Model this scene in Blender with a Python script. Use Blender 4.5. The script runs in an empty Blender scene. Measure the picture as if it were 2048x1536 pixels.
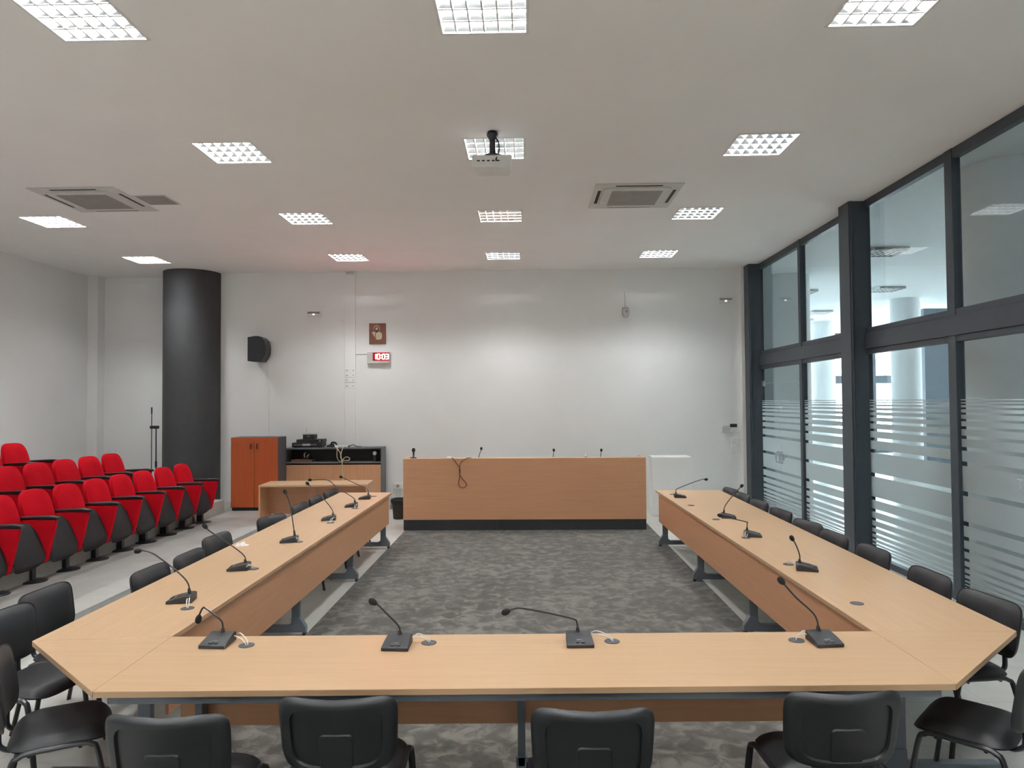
import bpy, math, random
from mathutils import Vector, Matrix
PI = math.pi
R = math.radians
scene = bpy.context.scene
COL = scene.collection

# ------------------------------------------------------------------ camera
F = 1420.0
v = Vector(((1055 - 1024) / F, -(804 - 768) / F, -1.0)).normalized()      # world +Y seen in the camera's own axes
ROLL = R(0.43)
x = Vector((math.cos(ROLL), math.sin(ROLL), 0.0))
x = (x - v * x.dot(v)).normalized()
z = x.cross(v)
cam_data = bpy.data.cameras.new('camera')
cam_data.sensor_fit = 'HORIZONTAL'
cam_data.sensor_width = 36.0
cam_data.lens = 36.0 * F / 2048.0
cam_data.clip_start = 0.05
cam_data.clip_end = 200
cam = bpy.data.objects.new('camera', cam_data)
COL.objects.link(cam)
cam.matrix_world = Matrix.Translation((0, 0, 2.0)) @ Matrix((x, v, z)).to_4x4()
scene.camera = cam

# ------------------------------------------------------------------ daylight and exposure
w = bpy.data.worlds.new('daylight')
scene.world = w
w.use_nodes = True
bg = w.node_tree.nodes['Background']
bg.inputs[0].default_value = (0.86, 0.94, 1.0, 1)
bg.inputs[1].default_value = 13.0
scene.view_settings.view_transform = 'Standard'
scene.view_settings.look = 'None'
scene.view_settings.gamma = 1.0
scene.view_settings.use_curve_mapping = False
scene.view_settings.exposure = 0.33
scene.cycles.transparent_max_bounces = 32
scene.cycles.max_bounces = 10
scene.cycles.diffuse_bounces = 6
TUBE_STRENGTH = 218.0          # fluorescent tubes in the ceiling fittings


# ------------------------------------------------------------------ materials
MATS = {}


def new_mat(name):
    m = bpy.data.materials.new(name)
    m.use_nodes = True
    MATS[name] = m
    return m, m.node_tree, m.node_tree.nodes['Principled BSDF']


def coords(nt, scale, kind='Object'):
    tc = nt.nodes.new('ShaderNodeTexCoord')
    mp = nt.nodes.new('ShaderNodeMapping')
    mp.inputs['Scale'].default_value = scale
    nt.links.new(tc.outputs[kind], mp.inputs['Vector'])
    return mp.outputs['Vector']


def noise(nt, vec, scale, detail=4, rough=0.55, dist=0.0):
    n = nt.nodes.new('ShaderNodeTexNoise')
    n.inputs['Scale'].default_value = scale
    n.inputs['Detail'].default_value = detail
    n.inputs['Roughness'].default_value = rough
    n.inputs['Distortion'].default_value = dist
    nt.links.new(vec, n.inputs['Vector'])
    return n.outputs['Fac']


def ramp(nt, fac, stops):
    r = nt.nodes.new('ShaderNodeValToRGB')
    els = r.color_ramp.elements
    while len(els) < len(stops):
        els.new(0.5)
    for e, (p, c) in zip(els, stops):
        e.position = p
        e.color = (*c, 1)
    nt.links.new(fac, r.inputs['Fac'])
    return r.outputs['Color']


def bump(nt, b, fac, strength, dist=0.01):
    bn = nt.nodes.new('ShaderNodeBump')
    bn.inputs['Strength'].default_value = strength
    bn.inputs['Distance'].default_value = dist
    nt.links.new(fac, bn.inputs['Height'])
    nt.links.new(bn.outputs['Normal'], b.inputs['Normal'])


def simple(name, col, rough=0.5, metal=0.0, spec=0.5, var=0.06, scale=8.0, bmp=0.0):
    m, nt, b = new_mat(name)
    vec = coords(nt, (1, 1, 1))
    f = noise(nt, vec, scale)
    c0 = tuple(max(0, k * (1 - var)) for k in col)
    c1 = tuple(min(1, k * (1 + var)) for k in col)
    nt.links.new(ramp(nt, f, [(0.3, c0), (0.7, c1)]), b.inputs['Base Color'])
    b.inputs['Roughness'].default_value = rough
    b.inputs['Metallic'].default_value = metal
    b.inputs['Specular IOR Level'].default_value = spec
    if bmp:
        bump(nt, b, noise(nt, vec, scale * 12, 2), bmp, 0.003)
    return m


def wood(name, c0, c1, grain, rough=0.38):
    """laminate with a fine grain that runs along one axis"""
    m, nt, b = new_mat(name)
    sc = {'x': (0.6, 14, 14), 'y': (14, 0.6, 14), 'z': (14, 14, 0.6)}[grain]
    vec = coords(nt, sc)
    f = noise(nt, vec, 2.2, 5, 0.6, 0.4)
    sc2 = tuple(k * 3.5 for k in sc)
    vec2 = coords(nt, sc2)
    f2 = noise(nt, vec2, 3.0, 2)
    mx = nt.nodes.new('ShaderNodeMath')
    mx.operation = 'MULTIPLY_ADD'
    mx.inputs[1].default_value = 0.35
    nt.links.new(f2, mx.inputs[0])
    nt.links.new(f, mx.inputs[2])
    nt.links.new(ramp(nt, mx.outputs[0], [(0.5, c0), (0.85, c1)]), b.inputs['Base Color'])
    b.inputs['Roughness'].default_value = rough
    b.inputs['Specular IOR Level'].default_value = 0.4
    return m


BEECH0, BEECH1 = (0.490, 0.316, 0.182), (0.530, 0.346, 0.202)
wood('beech_x', BEECH0, BEECH1, 'x')
wood('beech_y', BEECH0, BEECH1, 'y')
wood('panel_x', (0.555, 0.285, 0.155), (0.60, 0.318, 0.175), 'x')
wood('panel_y', (0.555, 0.285, 0.155), (0.60, 0.318, 0.175), 'y')
wood('panel_z', (0.54, 0.285, 0.15), (0.60, 0.325, 0.175), 'z')
wood('cherry_z', (0.36, 0.066, 0.014), (0.42, 0.082, 0.018), 'z', 0.6)
simple('beech_edge', (0.46, 0.27, 0.15), 0.5)
simple('wall_paint', (0.87, 0.875, 0.865), 0.85, var=0.015, scale=1.5)
simple('ceiling_paint', (0.89, 0.875, 0.86), 0.9, var=0.015, scale=1.5)
simple('white_plastic', (0.78, 0.78, 0.76), 0.45)
simple('off_white', (0.62, 0.61, 0.58), 0.5)
simple('vent_grey', (0.30, 0.28, 0.26), 0.7)
simple('slot_dark', (0.05, 0.045, 0.04), 0.8)
simple('column_paint', (0.042, 0.043, 0.045), 0.6, var=0.08)
simple('frame_metal', (0.040, 0.052, 0.066), 0.42, 0.0, 0.5)
simple('leg_metal', (0.145, 0.165, 0.195), 0.45, 0.1)
simple('black_plastic', (0.013, 0.014, 0.016), 0.42, spec=0.4, bmp=0.05)
simple('black_leather', (0.016, 0.016, 0.018), 0.5, spec=0.4, bmp=0.12)
simple('black_metal', (0.015, 0.016, 0.020), 0.3)
simple('mic_black', (0.022, 0.023, 0.026), 0.45)
simple('mic_foam', (0.012, 0.012, 0.013), 0.95)
simple('dark_grey', (0.060, 0.064, 0.072), 0.5)
simple('carcass_grey', (0.13, 0.14, 0.15), 0.5)
simple('handle_dark', (0.07, 0.015, 0.006), 0.4)
simple('anthracite', (0.05, 0.052, 0.06), 0.5)
simple('niche_dark', (0.012, 0.012, 0.016), 0.6)
simple('plinth_black', (0.013, 0.013, 0.015), 0.7, var=0.3, scale=20)
simple('red_fabric', (0.44, 0.005, 0.012), 0.9, spec=0.08, var=0.10, scale=5, bmp=0.1)
simple('seat_grey', (0.022, 0.020, 0.021), 0.7, spec=0.15, var=0.1)
simple('steel', (0.55, 0.56, 0.57), 0.3, 0.9)
simple('bin_brown', (0.022, 0.012, 0.010), 0.5)
simple('cable_white', (0.75, 0.74, 0.70), 0.5)
simple('cable_beige', (0.55, 0.48, 0.34), 0.5)
simple('cable_brown', (0.16, 0.06, 0.03), 0.5)
simple('paper_white', (0.85, 0.80, 0.78), 0.8)
simple('platform_edge', (0.40, 0.395, 0.37), 0.6)
simple('riser_grey', (0.36, 0.365, 0.36), 0.7)
simple('silver', (0.6, 0.6, 0.6), 0.35, 0.6)
simple('icon_brown', (0.16, 0.055, 0.028), 0.6, var=0.2, scale=30)
simple('icon_gold', (0.52, 0.33, 0.18), 0.5)
simple('icon_skin', (0.62, 0.44, 0.29), 0.6)
simple('icon_hair', (0.035, 0.016, 0.010), 0.7)
simple('icon_cloth', (0.58, 0.50, 0.36), 0.6)
simple('lobby_paint', (0.72, 0.74, 0.75), 0.8, var=0.02)
simple('lobby_dark', (0.12, 0.16, 0.20), 0.5)
simple('louvre_metal', (0.68, 0.69, 0.70), 0.17, 1.0)
simple('reflector_white', (0.85, 0.85, 0.85), 0.5)
simple('screen_dark', (0.02, 0.03, 0.03), 0.2)


def carpet_mat():
    m, nt, b = new_mat('carpet_pile')
    vec = coords(nt, (1.0, 1.0, 1))
    f = noise(nt, vec, 8.0, 4, 0.6, 0.7)
    f2 = noise(nt, coords(nt, (1, 1, 1)), 1.1, 2)
    mx = nt.nodes.new('ShaderNodeMath')
    mx.operation = 'MULTIPLY_ADD'
    mx.inputs[1].default_value = 0.35
    nt.links.new(f2, mx.inputs[0])
    nt.links.new(f, mx.inputs[2])
    c = ramp(nt, mx.outputs[0], [(0.52, (0.042, 0.040, 0.034)), (0.64, (0.063, 0.059, 0.051)), (0.80, (0.150, 0.142, 0.124))])
    nt.links.new(c, b.inputs['Base Color'])
    b.inputs['Roughness'].default_value = 0.95
    b.inputs['Specular IOR Level'].default_value = 0.1
    b.inputs['Sheen Weight'].default_value = 0.25
    bump(nt, b, noise(nt, vec, 240, 2), 0.5, 0.006)


carpet_mat()


def floor_mat(name, c0, c1, rough):
    m, nt, b = new_mat(name)
    vec = coords(nt, (1, 1, 1))
    f = noise(nt, vec, 1.6, 6, 0.65, 0.8)
    base = ramp(nt, f, [(0.3, c0), (0.7, c1)])
    br = nt.nodes.new('ShaderNodeTexBrick')
    br.offset = 0.0
    br.inputs['Scale'].default_value = 1.0
    br.inputs['Brick Width'].default_value = 0.6
    br.inputs['Row Height'].default_value = 0.6
    br.inputs['Mortar Size'].default_value = 0.003
    br.inputs['Mortar'].default_value = (0.75, 0.75, 0.74, 1)
    br.inputs['Color1'].default_value = (1, 1, 1, 1)
    br.inputs['Color2'].default_value = (0.96, 0.96, 0.96, 1)
    nt.links.new(vec, br.inputs['Vector'])
    mix = nt.nodes.new('ShaderNodeMixRGB')
    mix.blend_type = 'MULTIPLY'
    mix.inputs[0].default_value = 1
    nt.links.new(base, mix.inputs[1])
    nt.links.new(br.outputs['Color'], mix.inputs[2])
    nt.links.new(mix.outputs[0], b.inputs['Base Color'])
    b.inputs['Roughness'].default_value = rough


floor_mat('floor_stone', (0.50, 0.50, 0.465), (0.62, 0.62, 0.58), 0.3)
floor_mat('platform_stone', (0.27, 0.262, 0.245), (0.37, 0.362, 0.34), 0.45)


def emit(name, col, strength):
    m, nt, b = new_mat(name)
    b.inputs['Base Color'].default_value = (*col, 1)
    b.inputs['Emission Color'].default_value = (*col, 1)
    b.inputs['Emission Strength'].default_value = strength
    return m


emit('tube_light', (0.97, 0.99, 1.0), TUBE_STRENGTH)
emit('led_red', (1.0, 0.03, 0.03), 130.0)
simple('red_glow_face', (0.30, 0.01, 0.015), 0.3)  # clock face: the digits' red glow is put into its colour
emit('lamp_dot', (1.0, 1.0, 0.95), 4.0)


def glass_mat(name, tint, boost=1.0):
    m, nt, b = new_mat(name)
    nt.nodes.remove(b)
    out = nt.nodes['Material Output']
    tr = nt.nodes.new('ShaderNodeBsdfTransparent')
    tr.inputs[0].default_value = (*tint, 1)
    gl = nt.nodes.new('ShaderNodeBsdfGlossy')
    gl.inputs['Roughness'].default_value = 0.0
    lw = nt.nodes.new('ShaderNodeLayerWeight')
    lw.inputs['Blend'].default_value = 0.5
    pw = nt.nodes.new('ShaderNodeMath')
    pw.operation = 'POWER'
    pw.inputs[1].default_value = 5.0
    nt.links.new(lw.outputs['Facing'], pw.inputs[0])
    mu = nt.nodes.new('ShaderNodeMath')
    mu.operation = 'MULTIPLY_ADD'
    mu.inputs[1].default_value = 0.96 * boost
    mu.inputs[2].default_value = 0.04 * boost
    nt.links.new(pw.outputs[0], mu.inputs[0])
    mx = nt.nodes.new('ShaderNodeMixShader')
    nt.links.new(mu.outputs[0], mx.inputs[0])
    nt.links.new(tr.outputs[0], mx.inputs[1])
    nt.links.new(gl.outputs[0], mx.inputs[2])
    nt.links.new(mx.outputs[0], out.inputs['Surface'])


glass_mat('pane_glass', (0.94, 0.975, 0.98))


def frost_mat(name, col, clear):
    m, nt, b = new_mat(name)
    nt.nodes.remove(b)
    out = nt.nodes['Material Output']
    tl = nt.nodes.new('ShaderNodeBsdfTranslucent')
    tl.inputs[0].default_value = (*col, 1)
    df = nt.nodes.new('ShaderNodeBsdfDiffuse')
    df.inputs[0].default_value = (*col, 1)
    rf = nt.nodes.new('ShaderNodeBsdfRefraction')
    rf.inputs['Color'].default_value = (*col, 1)
    rf.inputs['Roughness'].default_value = 0.32
    rf.inputs['IOR'].default_value = 1.25
    m1 = nt.nodes.new('ShaderNodeMixShader')
    m1.inputs[0].default_value = 0.42
    nt.links.new(tl.outputs[0], m1.inputs[1])
    nt.links.new(df.outputs[0], m1.inputs[2])
    m2 = nt.nodes.new('ShaderNodeMixShader')
    m2.inputs[0].default_value = clear
    nt.links.new(m1.outputs[0], m2.inputs[1])
    nt.links.new(rf.outputs[0], m2.inputs[2])
    nt.links.new(m2.outputs[0], out.inputs['Surface'])


frost_mat('frosted', (0.86, 0.905, 0.905), 0.35)
frost_mat('etched_mark', (0.93, 0.95, 0.95), 0.05)


# ------------------------------------------------------------------ mesh helpers
class MB:
    """collects boxes, prisms, tubes and pads into ONE mesh"""

    def __init__(self):
        self.v, self.f = [], []

    def add(self, verts, faces):
        o = len(self.v)
        self.v += [tuple(p) for p in verts]
        self.f += [tuple(i + o for i in f) for f in faces]
        return self

    def box(self, x0, x1, y0, y1, z0, z1):
        vs = [(a, b, c) for c in (z0, z1) for b in (y0, y1) for a in (x0, x1)]
        fs = [(0, 2, 3, 1), (4, 5, 7, 6), (0, 1, 5, 4), (2, 6, 7, 3), (0, 4, 6, 2), (1, 3, 7, 5)]
        return self.add(vs, fs)

    def prism(self, pts, a, b, axis='z'):
        """polygon (2-D points) extruded from a to b along an axis; x: pts=(y,z), y: pts=(x,z), z: pts=(x,y)"""
        n = len(pts)

        def P(p, h):
            return {'z': (p[0], p[1], h), 'y': (p[0], h, p[1]), 'x': (h, p[0], p[1])}[axis]
        ar = sum(pts[i][0] * pts[(i + 1) % n][1] - pts[(i + 1) % n][0] * pts[i][1] for i in range(n))
        flip = (ar < 0) ^ (axis == 'y')
        if flip:
            pts = pts[::-1]
        vs = [P(p, a) for p in pts] + [P(p, b) for p in pts]
        fs = [tuple(range(n - 1, -1, -1)), tuple(range(n, 2 * n))]
        fs += [(i, (i + 1) % n, n + (i + 1) % n, n + i) for i in range(n)]
        return self.add(vs, fs)

    def tube(self, pts, r, seg=8, smooth=3, sx=1.0, caps=True):
        P = [Vector(p) for p in pts]
        if smooth and len(P) > 2:
            Q = []
            for i in range(len(P) - 1):
                p0 = P[i - 1] if i else P[0] * 2 - P[1]
                p1, p2 = P[i], P[i + 1]
                p3 = P[i + 2] if i + 2 < len(P) else P[-1] * 2 - P[-2]
                for k in range(smooth):
                    t = k / smooth
                    Q.append(0.5 * ((2 * p1) + (p2 - p0) * t + (2 * p0 - 5 * p1 + 4 * p2 - p3) * t * t + (3 * p1 - p0 - 3 * p2 + p3) * t ** 3))
            Q.append(P[-1])
            P = Q
        n = len(P)
        T = [(P[min(i + 1, n - 1)] - P[max(i - 1, 0)]).normalized() for i in range(n)]
        up = Vector((0, 0, 1)) if abs(T[0].z) < 0.9 else Vector((0, 1, 0))
        N = T[0].cross(up).normalized()
        vs, fs = [], []
        for i in range(n):
            N = (N - T[i] * N.dot(T[i])).normalized()
            B = T[i].cross(N)
            rr = r[i] if isinstance(r, (list, tuple)) else r
            for k in range(seg):
                a = 2 * PI * k / seg
                vs.append(P[i] + N * (math.cos(a) * rr * sx) + B * (math.sin(a) * rr))
        for i in range(n - 1):
            for k in range(seg):
                k2 = (k + 1) % seg
                fs.append((i * seg + k, i * seg + k2, (i + 1) * seg + k2, (i + 1) * seg + k))
        if caps:
            fs.append(tuple(range(seg - 1, -1, -1)))
            fs.append(tuple((n - 1) * seg + k for k in range(seg)))
        return self.add(vs, fs)

    def lathe(self, prof, seg=32, c=(0, 0), axis='z', sy=1.0):
        """profile of (radius, height)"""
        vs, fs = [], []
        for (r, h) in prof:
            for k in range(seg):
                a = 2 * PI * k / seg
                p = (c[0] + r * math.cos(a), c[1] + r * math.sin(a) * sy, h)
                if axis == 'y':
                    p = (p[0], -p[2], p[1])
                vs.append(p)
        n = len(prof)
        for i in range(n - 1):
            for k in range(seg):
                k2 = (k + 1) % seg
                fs.append((i * seg + k, i * seg + k2, (i + 1) * seg + k2, (i + 1) * seg + k))
        fs.append(tuple(range(seg - 1, -1, -1)))
        fs.append(tuple((n - 1) * seg + k for k in range(seg)))
        return self.add(vs, fs)

    def pad(self, w, h, n, front, back, warp, seg=56, rings=(0.25, 0.5, 0.68, 0.75, 0.775, 0.80, 0.88, 0.93, 0.975, 1.0)):
        """superellipse plate; front(r)/back(r) give the two surfaces; warp maps (u, v, depth) to a point"""
        vs, fs = [], []

        def out(a):
            c, s = math.cos(a), math.sin(a)
            return (math.copysign(abs(c) ** (2 / n), c) * w / 2, math.copysign(abs(s) ** (2 / n), s) * h / 2)
        O = [out(2 * PI * k / seg) for k in range(seg)]
        for side, fn in ((0, front), (1, back)):
            base = len(vs)
            vs.append(warp(0, 0, fn(0)))
            for r in rings:
                for (a, b) in O:
                    vs.append(warp(a * r, b * r, fn(r)))
            for k in range(seg):
                k2 = (k + 1) % seg
                f = (base, base + 1 + k, base + 1 + k2)
                fs.append(f if side == 0 else f[::-1])
                for i in range(len(rings) - 1):
                    q = (base + 1 + i * seg + k, base + 1 + (i + 1) * seg + k, base + 1 + (i + 1) * seg + k2, base + 1 + i * seg + k2)
                    fs.append(q if side == 0 else q[::-1])
        per = 1 + len(rings) * seg
        o0, o1 = 1 + (len(rings) - 1) * seg, per + 1 + (len(rings) - 1) * seg
        for k in range(seg):
            k2 = (k + 1) % seg
            fs.append((o0 + k, o1 + k, o1 + k2, o0 + k2))
        return self.add(vs, fs)

    def xf(self, M):
        self.v = [tuple(M @ Vector(p)) for p in self.v]
        return self


def obj(name, mb, mat, parent=None, bevel=0.0, smooth=True, segs=2):
    me = bpy.data.meshes.new(name)
    me.from_pydata(mb.v, [], mb.f)
    me.update()
    mats = mat if isinstance(mat, (list, tuple)) else [mat]
    for k in mats:
        me.materials.append(MATS[k])
    if smooth:
        me.polygons.foreach_set('use_smooth', [True] * len(me.polygons))
        me.set_sharp_from_angle(angle=R(38))
    o = bpy.data.objects.new(name, me)
    COL.objects.link(o)
    if parent:
        o.parent = parent
    if bevel:
        b = o.modifiers.new('bevel', 'BEVEL')
        b.width = bevel
        b.segments = segs
        b.limit_method = 'ANGLE'
        b.angle_limit = R(40)
    return o


def tag(o, label, cat, group=None):
    o['label'] = label
    o['category'] = cat
    if group:
        o['group'] = group
    return o


def thing(name, label, cat, loc=(0, 0, 0), rz=0.0, group=None):
    o = bpy.data.objects.new(name, None)
    o.empty_display_size = 0.1
    COL.objects.link(o)
    o.location = loc
    o.rotation_euler = (0, 0, rz)
    return tag(o, label, cat, group)


def struct(name, mb=None, mat=None, parent=None, **kw):
    if mb is None:
        o = bpy.data.objects.new(name, None)
        COL.objects.link(o)
    else:
        o = obj(name, mb, mat, parent, **kw)
    o['kind'] = 'structure'
    return o


def dup(root, loc, rz, label, group=None):
    r = root.copy()
    COL.objects.link(r)
    r.location = loc
    r.rotation_euler = (0, 0, rz)
    r['label'] = label
    if group:
        r['group'] = group
    for ch in list(root.children):
        c = ch.copy()
        COL.objects.link(c)
        c.parent = r
        for g in list(ch.children):
            d = g.copy()
            COL.objects.link(d)
            d.parent = c
    return r


# ------------------------------------------------------------------ the room shell
XL, XR, YB, YF, ZC = -8.5, 4.25, 13.4, -4.5, 4.5
struct('floor', MB().box(XL - 0.2, 4.33, YF - 0.2, YB + 0.8, -0.12, 0.0), 'floor_stone', smooth=False)
tag(obj('carpet', MB().box(-1.93, 1.93, 1.2, 11.9, 0.0, 0.008), 'carpet_pile', smooth=False),
    'large grey crushed-pile carpet on the floor inside the tables', 'carpet')

# ceiling fittings: rows of (y, [x ...])
ROWS = [(4.45, [-6.45, -2.86, -0.27, 2.31]), (6.94, [-6.45, -2.905, -0.30, 2.295]), (9.47, [-6.43, -2.965, -0.345, 2.28]),
        (12.05, [-6.545, -3.04, -0.395, 2.24]), (1.95, [-6.4, -2.82, -0.24, 2.35]), (-0.55, [-6.4, -2.8, -0.2, 2.4]), (-3.0, [-6.4, -2.8, -0.2, 2.4])]
HO = 0.285
cm = MB()
ys = sorted(ROWS)
y0 = YF - 0.2
CT = 0.0
for (yc, xs) in ys:
    cm.add([(XL - 0.2, y0, ZC), (4.33, y0, ZC), (4.33, yc - HO, ZC), (XL - 0.2, yc - HO, ZC)], [(3, 2, 1, 0)])
    xa = XL - 0.2
    for xc in xs + [None]:
        xb = 4.33 if xc is None else xc - HO
        cm.add([(xa, yc - HO, ZC), (xb, yc - HO, ZC), (xb, yc + HO, ZC), (xa, yc + HO, ZC)], [(3, 2, 1, 0)])
        xa = None if xc is None else xc + HO
    y0 = yc + HO
cm.add([(XL - 0.2, y0, ZC), (4.33, y0, ZC), (4.33, YB + 0.8, ZC), (XL - 0.2, YB + 0.8, ZC)], [(3, 2, 1, 0)])
struct('ceiling', cm, 'ceiling_paint', smooth=False)
struct('wall_back', MB().box(-5.9, 4.33, YB, YB + 0.25, 0, ZC), 'wall_paint', smooth=False)
struct('wall_back_recess', MB().box(XL - 0.2, -5.9, YB + 0.35, YB + 0.6, 0, ZC).box(-6.0, -5.9, YB + 0.1, YB + 0.4, 0, ZC), 'wall_paint', smooth=False)
struct('wall_left', MB().box(XL - 0.2, XL, YF - 0.2, YB + 0.6, 0, ZC), 'wall_paint', smooth=False)
struct('wall_front', MB().box(XL - 0.2, 4.33, YF - 0.2, YF, 0, ZC), 'wall_paint', smooth=False)
struct('wall_right', MB().box(XR, XR + 0.2, YF, 0.6, 0, ZC), 'wall_paint', smooth=False)
struct('trim_1', MB().box(-3.46, -3.25, YB - 0.05, YB, 0, ZC - 0.02), 'wall_paint', bevel=0.004)
struct('trim_2', MB().box(4.0, 4.075, YB - 0.09, YB, 0, ZC), 'wall_paint', bevel=0.004)
struct('trim_3', MB().box(XL, -8.3, YB + 0.12, YB + 0.36, 0, ZC), 'wall_paint', bevel=0.004)
struct('baseboard_back', MB().box(-2.6, 2.1, YB - 0.015, YB, 0, 0.09), 'vent_grey')
struct('round_column', MB().lathe([(0.52, 0.0), (0.52, ZC)], 64, (-6.36, 13.36)), 'column_paint')

# seating platform and its steps
pl = struct('platform', MB().box(XL, -4.03, 2.0, YB, 0, 0.15), 'platform_stone', smooth=False)
struct('platform_nosing', MB().box(-4.32, -4.02, 2.0, YB, 0.145, 0.153), 'platform_edge', pl, smooth=False)
struct('platform_riser', MB().box(-4.035, -4.022, 2.0, YB, 0.0, 0.145), 'riser_grey', pl, smooth=False)
struct('step_lower', MB().box(XL, -5.24, 2.0, 12.18, 0.15, 0.36), 'platform_edge', bevel=0.004)
struct('step_upper', MB().box(XL, -6.40, 2.0, 12.18, 0.36, 0.55), 'platform_edge', bevel=0.004)

# ------------------------------------------------------------------ glazed wall on the right
ST = [0.0, 0.293, 0.439, 0.552, 0.646, 0.721, 0.784, 0.836, 0.875, 0.905]
TH = [0.045, 0.043, 0.037, 0.031, 0.027, 0.024, 0.021, 0.019, 0.018, 0.017]
CUTS = sorted([(1.07 - d - t / 2, 1.07 - d + t / 2) for d, t in zip(ST[1:], TH[1:])] + [(1.07 + d - t / 2, 1.07 + d + t / 2) for d, t in zip(ST, TH)])


def film(y0, y1, parent, xf=XR + 0.028):
    m = MB()
    zz = 0.128
    for a, b in CUTS + [(1.995, 2.2)]:
        if a > zz:
            m.add([(xf, y0, zz), (xf, y1, zz), (xf, y1, a), (xf, y0, a)], [(0, 1, 2, 3)])
        zz = b
    return obj('frosted_film', m, 'frosted', parent, smooth=False)


def pane(y0, y1, z0, z1, parent, name='pane'):
    return obj(name, MB().box(XR + 0.03, XR + 0.038, y0, y1, z0, z1), 'pane_glass', parent, smooth=False)


def post(y0, y1, parent):
    return obj('post', MB().box(4.06, 4.33, y0, y1, 0, ZC).box(4.075, 4.10, y0 - 0.02, y1 + 0.02, 0, ZC), 'frame_metal', parent, bevel=0.006)


def rails(y0, y1, parent, door=None):
    obj('top_rail', MB().box(XR, XR + 0.08, y0, y1, 4.40, ZC), 'frame_metal', parent, bevel=0.004)
    obj('transom', MB().box(XR - 0.02, XR + 0.09, y0, y1, 2.63, 2.83).box(XR, XR + 0.08, y0, y1, 2.83, 2.895).box(XR, XR + 0.08, y0, y1, 2.567, 2.63),
        'frame_metal', parent, bevel=0.005)
    if door:
        obj('sill', MB().box(XR, XR + 0.08, y0, door[0], 0.0, 0.075), 'frame_metal', parent, bevel=0.004)
    else:
        obj('sill', MB().box(XR, XR + 0.08, y0, y1, 0.0, 0.075), 'frame_metal', parent, bevel=0.004)


def mullion(y0, y1, parent):
    return obj('mullion', MB().box(XR - 0.01, XR + 0.08, y0, y1, 0.0, ZC), 'frame_metal', parent, bevel=0.005)


w1 = struct('window_1')
post(13.05, 13.40, w1)
rails(9.27, 13.05, w1, door=(11.06, 13.05))
mullion(11.06, 11.16, w1)
pane(9.27, 11.06, 0.075, 2.567, w1)
pane(9.27, 11.06, 2.895, 4.40, w1)
pane(11.16, 13.05, 2.895, 4.40, w1)
pane(11.16, 13.05, 2.31, 2.567, w1)
film(9.27, 11.06, w1)
d1 = struct('door_1')
for (a, b) in ((11.17, 12.13), (12.14, 13.04)):
    leaf = pane(a, b, 0.015, 2.30, d1, 'door_leaf')
    film(a, b, leaf, XR + 0.027)
    hy = 12.06 if a < 12 else 12.21
    hm = MB()
    for s in (-1, 1):
        xx = XR + 0.034 + s * 0.05
        hm.tube([(XR + 0.034, hy, 0.94), (xx, hy, 0.95), (xx + s * 0.012, hy, 1.03), (xx, hy, 1.11), (XR + 0.034, hy, 1.12)], 0.011, 8, 4)
    obj('door_handle', hm, 'steel', leaf)
    ey = a + 0.05 if a < 12 else b - 0.05
    obj('patch_fitting', MB().box(XR + 0.015, XR + 0.053, ey - 0.055, ey + 0.055, 2.25, 2.35).box(XR + 0.015, XR + 0.053, ey - 0.055, ey + 0.055, 0.01, 0.10), 'steel', leaf, bevel=0.004)
obj('lock', MB().lathe([(0.028, -0.035), (0.032, 0), (0.028, 0.035)], 16).xf(Matrix.Translation((XR + 0.03, 11.98, 1.03)) @ Matrix.Rotation(PI / 2, 4, 'Y')), 'steel', d1)

w2 = struct('window_2')
post(8.98, 9.27, w2)
rails(5.16, 8.98, w2)
mullion(7.11, 7.24, w2)
for a, b in ((7.24, 8.98), (5.16, 7.11)):
    pane(a, b, 0.075, 2.567, w2)
    pane(a, b, 2.895, 4.40, w2)
    film(a, b, w2)
w3 = struct('window_3')
post(4.87, 5.16, w3)
rails(0.6, 4.87, w3)
mullion(2.9, 3.02, w3)
for a, b in ((0.6, 2.9), (3.02, 4.87)):
    pane(a, b, 0.075, 2.567, w3)
    pane(a, b, 2.895, 4.40, w3)
    film(a, b, w3)

# etched letters on the nearest frosted pane, cut off by the picture's edge
fc = bpy.data.curves.new('etched_lettering', 'FONT')
fc.body = 'TO'
fc.size = 0.13
fc.extrude = 0.0005
fc.materials.append(MATS['etched_mark'])
ft = bpy.data.objects.new('etched_lettering', fc)
COL.objects.link(ft)
ft.parent = w2
ft.matrix_local = Matrix.Translation((XR + 0.026, 6.325, 1.21)) @ Matrix(((0, 0, -1), (-1, 0, 0), (0, 1, 0))).to_4x4()

# ------------------------------------------------------------------ the lobby behind the glass
LX, LY = 17.0, 27.0
struct('lobby_floor', MB().box(4.33, LX + 0.3, 0.0, LY + 0.3, -0.12, 0.0), 'floor_stone', smooth=False)
struct('lobby_ceiling', MB().box(4.33, LX + 0.3, 0.0, LY + 0.3, ZC, ZC + 0.1), 'lobby_paint', smooth=False)
struct('lobby_wall_near', MB().box(4.33, LX + 0.3, -0.1, 0.5, 0, ZC), 'lobby_paint', smooth=False)
struct('lobby_wall_side', MB().box(4.33, 4.6, YB, LY + 0.3, 0, ZC), 'lobby_paint', smooth=False)
struct('lobby_wall_right', MB().box(LX, LX + 0.2, 0.0, 15.0, 0, ZC), 'lobby_paint', smooth=False)
for i, (cx, cy, cr) in enumerate([(5.15, 7.75, 0.42), (5.25, 14.45, 0.45), (9.45, 17.9, 0.34), (9.5, 23.0, 0.36), (13.6, 21.5, 0.36)]):
    struct('lobby_column', MB().lathe([(cr, 0), (cr, ZC)], 40, (cx, cy)), 'lobby_paint')
struct('lobby_partition', MB().box(10.3, 11.4, 18.6, 18.75, 0, 4.35), 'lobby_dark', smooth=False)


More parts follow.
